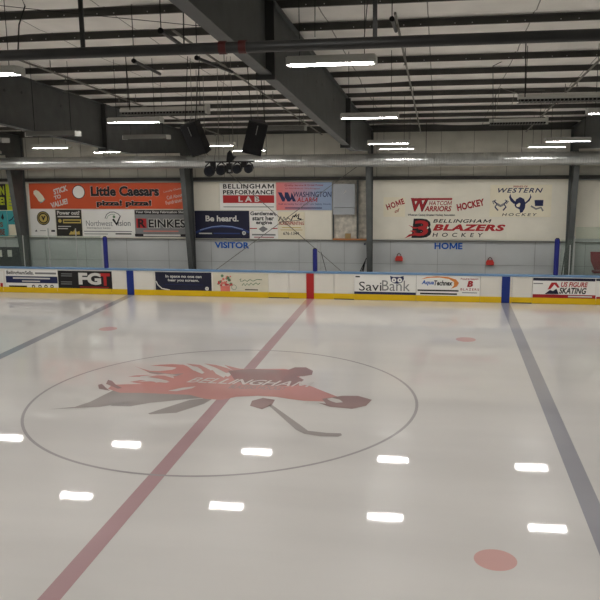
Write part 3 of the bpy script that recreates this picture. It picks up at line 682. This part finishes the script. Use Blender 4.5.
a = tag(link('black_panel', MB().box(onY(-40, 258, 47.9)[0], onY(23.5, 258, 47.9)[0], 47.8, 47.99, onY(10, 272, 47.9)[2], onY(10, 247, 47.9)[2]), mat('dark_panel', (52, 56, 60), .35)), 'dark wall panel with small white notices at lower left', 'panel')
for x0, x1 in ((-2, 2), (7.5, 12)): patch(a, 'white_notice', x0, 250, x1, 256.8, 47.78, WHITE)
# pizza banner
a = wsign(29.5, 183, 187.5, 208.8, ORANGE, 'orange banner reading Little Caesars pizza! pizza!')
text(a, 'STICK', 53, 187.2, 67.5, 192.8, YL, PALEP, .04, .1, rot=.28); text(a, 'TO', 54, 195, 61, 199, YL, PALEP, .04, .1, rot=.28); text(a, 'VALUE!', 50.5, 200.5, 68, 206, YL, PALEP, .04, .1, rot=.25)
P = onY(78.6, 192, YL); link('round_emblem', MB().disc(P[0], P[2], .98, YL-.004, YL, 36), INK, a)
link('round_emblem', MB().disc(P[0], P[2], .87, YL-.012, YL-.004, 36), WHITE, a)
text(a, 'Little Caesars', 90.3, 185.7, 159.3, 196.5, YL, PALEP, .055, name='letter_outline'); text(a, 'Little Caesars', 90.6, 186, 159, 196.2, YL-.012, INK, .045)
text(a, 'pizza! pizza!', 96.2, 199.8, 151.8, 207.6, YL, PALEP, .06, name='letter_outline'); text(a, 'pizza! pizza!', 96.5, 200.2, 151.5, 207.3, YL-.012, INK, .05)
text(a, 'Call About', 166.5, 194.5, 182.5, 198, YL, PALEP, .0, 0, rot=.2); text(a, 'Fundraisers!', 165.5, 199.3, 184.5, 203, YL, PALEP, .0, 0, rot=.2); text(a, 'Locally Owned', 163.5, 189, 183, 191.3, YL, PALEP, -.005, 0, rot=.2)
poly(a, 'foam_hand', [(33.5, 191), (36, 189.8), (39, 191.5), (43, 196), (44.5, 199), (43, 202), (39, 201.5), (36, 197), (33.5, 194)], YL, CREAM); stroke(a, 'foam_hand_trim', [(40, 203), (43, 201.5), (45, 199)], .8, YL, TEAL)
# round badge sign
a = wsign(30.5, 209.4, 55.5, 237, WHITE, 'white sign with a round black and gold badge')
P = onY(43.3, 218.2, YL); link('badge', MB().disc(P[0], P[2], 1.0, YL-.004, YL, 32), INK, a); link('badge', MB().ring(P[0], P[2], .78, .86, YL-.01, 32), GOLD, a); link('badge', MB().disc(P[0], P[2], .6, YL-.012, YL-.004, 24), GOLD, a)
poly(a, 'badge', [(41, 216), (43.4, 220.8), (45.6, 216), (44, 216), (43.3, 218), (42.5, 216)], YL-.02, INK)
poly(a, 'small_mark', [(35, 231.5), (36.2, 229.5), (37.5, 231.5)], YL, INK); patch(a, 'small_print', 40, 230.4, 46, 231, YL, GREYP); patch(a, 'small_print', 51.3, 230, 55, 231.8, YL, INK)
BRN = mat('dark_olive_sign', (44, 42, 36), .5)
a = wsign(56.2, 209.8, 81.7, 236, BRN, 'dark sign reading Power out? beside the badge sign')
text(a, 'Power out?', 57, 210.8, 79.5, 214.8, YL, PALEP, .03); patch(a, 'small_print', 57.5, 216, 79.5, 217.3, YL, PALEP)
P = onY(59.9, 220.8, YL); link('gold_emblem', MB().disc(P[0], P[2], .27, YL-.004, YL, 16), GOLD, a); patch(a, 'gold_band', 63, 219.3, 81, 223.3, YL, GOLD); patch(a, 'small_print', 64, 220.6, 80, 222, YL-.01, BRN)
patch(a, 'small_print', 58, 226, 71, 226.8, YL, PALEP); patch(a, 'small_print', 58, 228.2, 68, 229, YL, PALEP)
poly(a, 'gold_leaves', [(69, 234.5), (71, 231), (73, 232), (75, 229), (77, 232), (79.5, 231), (80, 234.5)], YL, GOLD)
a = wsign(82.5, 209.5, 134.6, 237, WHITE, 'white sign reading Northwest Vision with a tick and eye emblem')
text(a, 'Northwest', 86, 220.5, 112.5, 226, YL, GREYP, .0); text(a, 'ision', 118, 220.5, 130.5, 226, YL, GREYP, .012); text(a, 'Development Center', 87, 227, 111, 229.2, YL, INK, .0)
poly(a, 'tick_emblem', [(112, 219.5), (114, 218.6), (116.5, 223), (119.5, 216.5), (121, 215.5), (117, 226)], YL, INK)
stroke(a, 'eye_arc', [(105, 218.5), (106.5, 214.5), (110, 212.2), (114, 212), (118, 213.8), (120, 216)], .9, YL, GREYP)
stroke(a, 'eye_arc', [(106.5, 219), (108, 216), (111, 214.2), (115, 214.3)], .5, YL, GREEN); P = onY(114, 216.8, YL); link('eye_arc', MB().disc(P[0], P[2], .2, YL-.01, YL, 14), GREEN, a)
patch(a, 'small_print', 84, 231, 132, 231.8, YL, GREYP); patch(a, 'small_print', 84.5, 233.6, 108, 234.3, YL, GREYP); patch(a, 'small_print', 115.5, 233.3, 131.5, 234.5, YL, INK)
a = wsign(135, 210, 187, 237, GREYP, 'grey sign reading REINKES with a red R block')
patch(a, 'black_strip', 135, 210, 187, 214.4, YL, INK); text(a, 'Your One Stop Fabrication Shop', 135.5, 210.8, 185.8, 213.8, YL-.01, PALEP, .02)
patch(a, 'red_block', 136.3, 218.5, 146.5, 228, YL, RED); text(a, 'R', 138, 219, 145.6, 227.6, YL-.01, INK, .03)
text(a, 'EINKES', 148.3, 218.8, 186, 228.2, YL, PALEP, .075, name='letter_outline'); text(a, 'EINKES', 148.6, 219.2, 185.6, 227.8, YL-.012, INK, .03)
patch(a, 'small_print', 143.5, 230.7, 178.5, 231.7, YL, PINK); patch(a, 'black_strip', 135, 234, 187, 236.6, YL, INK); patch(a, 'small_print', 143.5, 234.3, 180.5, 236.2, YL-.01, PALEP)
# lab / heard / engine / alarm
a = wsign(219.8, 183, 275.3, 210, WHITE, 'white sign reading BELLINGHAM PERFORMANCE LAB')
text(a, 'BELLINGHAM', 223, 183.9, 274, 188.6, YL, INK, .03, 0, 1.1); text(a, 'PERFORMANCE', 223, 190, 274, 194.5, YL, INK, .03); patch(a, 'red_band', 223, 195.2, 274.2, 203, YL, RED)
text(a, 'LAB', 238.5, 196.3, 259.5, 201.8, YL-.01, PALEP, .03, 0, 1.6); patch(a, 'small_print', 223.5, 206.2, 274, 207.5, YL, mat('faint_print', (178, 176, 172), .5))
wsign(193.5, 182.2, 219.3, 210.4, BOARD, 'blank cream panel left of the performance lab sign')
a = wsign(195, 210.8, 249.3, 238.3, DNAVY, 'navy sign reading Be heard. above a glowing blue horizon')
text(a, 'Be heard.', 205.5, 215.5, 238.5, 221.5, YL, PALEP, .03)
stroke(a, 'horizon_arc', [(196, 232.5), (203, 229.3), (212, 227.2), (222, 226.3), (232, 227), (241, 229), (249, 232.3)], 2.3, YL, mat('arc_blue', (44, 60, 118), .5)); stroke(a, 'horizon_arc', [(200, 230), (212, 226.8), (222, 225.9), (232, 226.6), (243, 229.4)], .8, YL-.01, mat('arc_pale', (140, 160, 204), .5))
patch(a, 'small_print', 199, 232.8, 212, 234, YL-.02, PALEP); patch(a, 'small_print', 213.5, 232.8, 240, 234, YL-.02, mat('arc_blue', (58, 80, 146)))
P = onY(244, 233, YL-.02); link('small_icon', MB().ring(P[0], P[2], .1, .27, YL-.02, 18), PALEP, a)
a = wsign(249.7, 210.9, 277.8, 238.7, WHITE, 'white sign reading Gentlemen, start her engine')
for s, x0, x1, y0 in (('Gentlemen,', 250.3, 276, 211.5), ('start her', 252.3, 274, 216), ('engine', 256, 272, 220.8)): text(a, s, x0, y0, x1, y0+4.5, YL, INK, .03)
for x0, x1 in ((249.8, 257), (271.5, 277.5)): patch(a, 'red_rule', x0, 228, x1, 228.9, YL, RED)
poly(a, 'diamond_emblem', [(258.5, 229), (263, 226), (268, 229), (263, 232.3)], YL, GREYP); patch(a, 'small_print', 252, 234, 275.5, 235.5, YL, GREYP); patch(a, 'small_print', 254, 236.8, 274, 237.6, YL, DRED)
a = wsign(278.1, 212, 304.8, 239.3, CREAM, 'cream sign reading SCREENPRINTING with black brush script')
stroke(a, 'script_lettering', [(278.5, 221), (281, 216.5), (282, 220.5), (284, 217), (286, 220.5), (288, 217.5), (291, 220.5), (293.5, 215.5)], 1.1, YL, INK)
stroke(a, 'script_lettering', [(294, 217), (296.5, 214), (296, 217), (299, 214), (298, 218.5), (301.5, 219.5)], 1.7, YL, INK); stroke(a, 'script_lettering', [(279, 222.2), (303.5, 219.8)], .5, YL, INK)
text(a, 'SCREENPRINTING', 279.3, 221.5, 304, 225, YL, DRED, .02); patch(a, 'small_print', 282, 227.3, 301, 228, YL, GOLD); patch(a, 'small_print', 280.5, 229.6, 302.5, 230.3, YL, GOLD)
text(a, '676-1344', 283.2, 231.8, 299, 235, YL, INK, .01)
wsign(305.3, 211.5, 332, 239.2, BOARD, 'blank cream panel right of the screenprinting sign')
# alarm sign with a real printed pink to blue blend
gm = bpy.data.materials.new('pink_blue_blend'); gm.use_nodes = True; nt = gm.node_tree; bs = nt.nodes['Principled BSDF']; bs.inputs['Roughness'].default_value = .5
tc = nt.nodes.new('ShaderNodeTexCoord'); se = nt.nodes.new('ShaderNodeSeparateXYZ'); rp = nt.nodes.new('ShaderNodeValToRGB')
nt.links.new(tc.outputs['Generated'], se.inputs[0]); nt.links.new(se.outputs[0], rp.inputs[0]); nt.links.new(rp.outputs[0], bs.inputs[0])
rp.color_ramp.elements[0].color = (*lin((222, 126, 126)), 1); rp.color_ramp.elements[1].color = (*lin((150, 168, 196)), 1); rp.color_ramp.elements[0].position = .1; rp.color_ramp.elements[1].position = .75
a = wsign(276.2, 182.2, 332, 210.2, gm, 'pink and blue sign reading WASHINGTON ALARM')
text(a, 'Quality Service & Great Prices', 284.5, 184.3, 323, 186.6, YL, DRED, .01); text(a, 'to Northwest Washington', 285, 187.6, 320, 189.6, YL, DRED, .0)
text(a, 'WASHINGTON', 293.5, 191.6, 331.5, 197, YL, NAVY, .012, .15); text(a, 'ALARM', 297, 197.3, 317.5, 202, YL, RED, .02, .15)
poly(a, 'wa_emblem', [(277.8, 192.3), (281.5, 192.3), (284.5, 198), (284.7, 192.3), (288, 192.3), (290.5, 198), (291.5, 192.3), (294, 197), (296, 201.5), (292.8, 201.5), (291.8, 199), (290, 201.5), (287.5, 201.5), (285.5, 198), (284.5, 201.5), (282.3, 201.5)], YL, NAVY)
text(a, 'Call us today for all your Life Safety Needs', 278.5, 203.2, 331, 205.2, YL, NAVY, .0); patch(a, 'small_print', 285, 207.5, 322, 208.5, YL, NAVY)
# niche between the signs and the middle column
t = tag(link('torn_insulation', MB().box(onY(333.5, 212, 47.9)[0], onY(366.5, 212, 47.9)[0], 47.86, 47.97, 7.3, 15.1), mat('stained_insulation', (206, 200, 186), .7, 0, .45, 5)), 'stained white insulation panel behind the grey cabinet', 'insulation')
t = empty('grey_cabinet', (4.2, 47, 11)); tag(t, 'pale grey hinged box mounted beside the alarm sign', 'cabinet')
X0, X1 = onY(332.8, 200, 47.3)[0], onY(355, 200, 47.3)[0]; GC = mat('pale_grey_metal', (168, 172, 176), .45, 0, .05)
link('body', MB().box(X0, X1, 47.35, 47.84, onY(344, 207.5, 47.3)[2], onY(344, 184, 47.3)[2]), GC, t)
link('lip', MB().box(X0+.05, X1-.05, 47.15, 47.84, onY(344, 214.5, 47.3)[2], onY(344, 207.8, 47.3)[2]), GC, t)
link('latch', MB().prism([(X0+1.4, 13.3), (X0+1.8, 13.6), (X0+1.8, 13.9)], 'y', 47.31, 47.35), PALEP, t)
X = onY(357.5, 210, 47.6)[0]; tag(link('wall_conduit', MB().box(X-.12, X+.12, 47.55, 47.84, 7.3, 15.1), STEEL), 'dark vertical conduit right of the grey box', 'conduit')
X = onY(333.2, 225, 47.6)[0]; tag(link('wall_conduit', MB().box(X-.06, X+.1, 47.6, 47.84, 7.3, 11.3), STEEL), 'thin dark vertical batten beneath the grey box', 'conduit')
tag(link('orange_rail', MB().box(onY(333, 239, 47.6)[0], onY(367, 239, 47.6)[0], 47.5, 47.98, 7.12, 7.32), mat('orange_wood', (190, 128, 80), .6)), 'orange wooden ledge under the torn insulation', 'ledge')
P = onY(348, 236, 47.5); tag(link('small_box', MB().box(P[0]-.4, P[0]+.35, 47.55, 47.8, 7.33, 8.0), mat('cardboard', (166, 140, 96), .8)), 'small tan box on the orange ledge', 'box')
P = onY(364.8, 244, 47.9); tag(link('wall_button', MB().tube([(P[0], 47.75, P[2]), (P[0], 47.98, P[2])], .12, 12), NAVY), 'small dark blue button on the wall beside middle column', 'button')
# home side
a = wsign(383.5, 197.3, 405, 216.8, CREAM, 'small cream sign reading HOME of, tilted red letters')
text(a, 'HOME', 386, 201.2, 404.5, 207.2, YL, DRED, .04, 0, 1.1, rot=.36); text(a, 'of', 394.3, 209, 400, 212.3, YL, mat('tan_red', (170, 96, 70), .5), .03, .3, rot=.3)
a = wsign(407.5, 196.5, 455.5, 217, BOARD, 'Whatcom Warriors team sign with large dark red W'); 
text(a, 'W', 410.8, 198, 429, 211.5, YL, INK, .05, .12, name='letter_outline'); text(a, 'W', 411.3, 198.4, 428, 211.1, YL-.012, DRED, .035, .12)
poly(a, 'letter_bar', [(410.5, 198.2), (452.5, 198), (452, 200), (425, 200), (418, 201.2), (413, 201)], YL-.02, DRED)
text(a, 'HATCOM', 429, 201, 452, 205.3, YL, DRED, .02, .2); text(a, 'ARRIORS', 424.5, 206, 451.5, 211.4, YL, DRED, .035, .2)
text(a, 'Whatcom County Amateur Hockey Association', 407.8, 213.8, 455, 216.6, YL, INK, .03)
a = wsign(455.8, 196.5, 486, 214.5, BOARD, 'tilted dark red HOCKEY sign right of the team W sign')
text(a, 'HOCKEY', 456.8, 201.2, 484.5, 208.4, YL, DRED, .045, 0, 1.05, rot=.22)
a = wsign(405, 217.3, 507, 239.2, BOARD, 'Bellingham Blazers Hockey sign with a red and black B emblem')
text(a, 'B', 411.5, 218.6, 431.5, 238, YL, INK, .1, .08, name='b_emblem'); text(a, '3', 413.5, 220.4, 428.3, 236, YL-.012, RED, .02, .05, name='b_emblem')
for q_ in ([(404.5, 238.3), (409, 234.5), (416, 232.8), (418, 235), (411, 236)], [(408.5, 225), (414, 227), (421, 227.5), (414, 229)], [(409.5, 231), (413, 230.2), (417, 231), (413, 232.2)]): poly(a, 'red_flame', q_, YL-.02, RED)
text(a, 'BELLINGHAM', 433, 219.2, 491.5, 222.8, YL, INK, .02, .25, 1.1); text(a, 'BLAZERS', 432.8, 224.3, 505.5, 231, YL, RED, .05, .25, 1.1)
text(a, 'HOCKEY', 432.5, 232.9, 483, 237, YL, INK, .015, .15, 2.0)
a = wsign(490, 184.8, 551.5, 217, CREAM, 'cream sign reading WESTERN HOCKEY with a horned viking helmet')
text(a, 'FRIENDS OF', 513.5, 185.6, 527.5, 187.5, YL, DRED, .02); text(a, 'WESTERN', 498, 188, 543, 192.7, YL, NAVY, .02, .3, 1.2); text(a, 'HOCKEY', 502, 213.2, 537, 216, YL, INK, .01, .2, 1.4)
for px in (((514, 204), (510.5, 201), (509, 197), (510.5, 193.7), (511.2, 197), (514, 200.5), (517, 202.5)), ((525, 202.5), (528, 200), (530, 197), (530.2, 193.7), (531.5, 197), (529.5, 201), (525.5, 204))): poly(a, 'helmet_horn', px, YL, NAVY)
poly(a, 'helmet', [(514.5, 205), (516, 199.5), (520, 197), (524, 198.8), (525.5, 203), (525, 208), (522.5, 212.3), (520, 213), (519.5, 209.5), (515.5, 207.3)], YL, NAVY); poly(a, 'helmet_glint', [(516, 205), (519, 202.8), (520.5, 203.5), (519.5, 207), (517, 207)], YL-.01, CREAM)
stroke(a, 'small_emblem', [(494, 201), (497, 204), (495, 207), (498, 210.5)], 1.3, YL, NAVY); stroke(a, 'small_emblem', [(507, 201), (504, 204), (506, 207), (503, 210.5)], 1.3, YL, NAVY); stroke(a, 'small_emblem', [(497, 204), (500.5, 206), (504, 204)], 2.2, YL, GREYP)
stroke(a, 'small_emblem', [(494, 204), (492.5, 201.5), (496, 200)], 1.1, YL, GREYP); stroke(a, 'small_emblem', [(506, 204), (508.5, 201.5), (505, 200)], 1.1, YL, GREYP)
poly(a, 'small_emblem', [(534.5, 200), (543.5, 200), (543, 206), (535, 206)], YL, NAVY); stroke(a, 'small_emblem', [(531, 206), (536, 209), (541, 207.5), (543, 211)], 1.6, YL, GREYP)
# lettering on the lower wall
for s, x0, x1, y0, y1, lb in (('VISITOR', 214.7, 249.3, 242, 248.3, 'blue VISITOR letters on the grey wall behind the bench'), ('HOME', 434.5, 462.5, 242.7, 249.3, 'blue HOME letters on the grey wall behind the bench')):
    P = onY((x0+x1)/2, y1, 47.93); t = empty('wall_lettering', tuple(P)); tag(t, lb, 'lettering', 'bench names on the wall')
    xm, ym = (x0+x1)/2, (y0+y1)/2
    v, f = glyphs(s, .035); A = np.array(v); A = (A-A.min(0))/(A.max(0)-A.min(0)); X0, X1, Z0, Z1 = onY(x0, ym, 47.93)[0], onY(x1, ym, 47.93)[0], onY(xm, y1, 47.93)[2], onY(xm, y0, 47.93)[2]
    mb = MB().add([(X0+(X1-X0)*p[0], 47.93, Z0+(Z1-Z0)*p[1]) for p in A], f); link('letters', mb, BLUEP, t, fix=False)
# red first aid bags
for px, py, lb in ((399, 257.5, 'small red bag hanging on the grey wall left below HOME'), (490, 261.5, 'small red bag hanging on the grey wall right below HOME')):
    P = onY(px, py, 47.8); t = empty('red_bag', (P[0], 47.7, P[2]-.4)); tag(t, lb, 'bag', 'red bags on the bench wall')
    X, Zc = P[0], P[2]
    link('pouch', MB().prism([(X-.48, Zc-.45), (X+.48, Zc-.45), (X+.5, Zc-.1), (X+.36, Zc+.18), (X-.36, Zc+.18), (X-.5, Zc-.1)], 'y', 47.55, 48.0), mat('red_bag_cloth', (206, 66, 58), .7), t)
    link('handle', MB().tube([(X-.28, 47.75, Zc+.15), (X-.2, 47.75, Zc+.42), (X, 47.75, Zc+.58), (X+.2, 47.75, Zc+.42), (X+.28, 47.75, Zc+.15)], .06, 6), REDP, t)
# dark red chair at right edge
P = onY(596, 262, 46); X, Zc = P[0]+.35, P[2]; t = empty('bleacher_seat', (X, 46, 0)); tag(t, 'dark red plastic chair back seen through the right glass', 'chair')
MR = mat('maroon_plastic', (134, 40, 48), .45)
link('backrest', MB().prism([(X-1.1, Zc+1.3), (X+1.1, Zc+1.3), (X+1.05, Zc+.1), (X+.6, Zc-1.0), (X-.5, Zc-1.0), (X-1.0, Zc+.1)], 'y', 45.9, 46.05), MR, t)
link('seat', MB().box(X-.8, X+.8, 44.6, 46.0, Zc-1.25, Zc-1.05), MR, t)
for sx in (-.7, .7):
    for yy in (44.7, 45.9): link('leg', MB().tube([(X+sx, yy, Zc-1.25), (X+sx, yy, -.35)], .05, 6), ALU, t)

# ------------------------------------------------------------ camera, world, view
cd = bpy.data.cameras.new('camera'); co = bpy.data.objects.new('camera', cd); COL.objects.link(co)
cd.sensor_width = 36; cd.lens = FOC/600*36; cd.clip_end = 300
co.matrix_world = Matrix(((rgt[0], up[0], -fwd[0], EYE[0]*FT), (rgt[1], up[1], -fwd[1], EYE[1]*FT), (rgt[2], up[2], -fwd[2], EYE[2]*FT), (0, 0, 0, 1)))
sc = bpy.context.scene; sc.camera = co
w = bpy.data.worlds.new('world'); sc.world = w; w.use_nodes = True
w.node_tree.nodes['Background'].inputs[0].default_value = (.05, .05, .05, 1)
for o in list(bpy.data.objects):
    if '_o' in o: del o['_o']
sc.view_settings.view_transform = 'Standard'; sc.view_settings.look = 'None'; sc.view_settings.gamma = 1; sc.view_settings.exposure = 0.95
sc.cycles.max_bounces = 8; sc.cycles.diffuse_bounces = 5; sc.cycles.transparent_max_bounces = 12
sc.cycles.sample_clamp_indirect = 6
sc.cycles.use_denoising = True
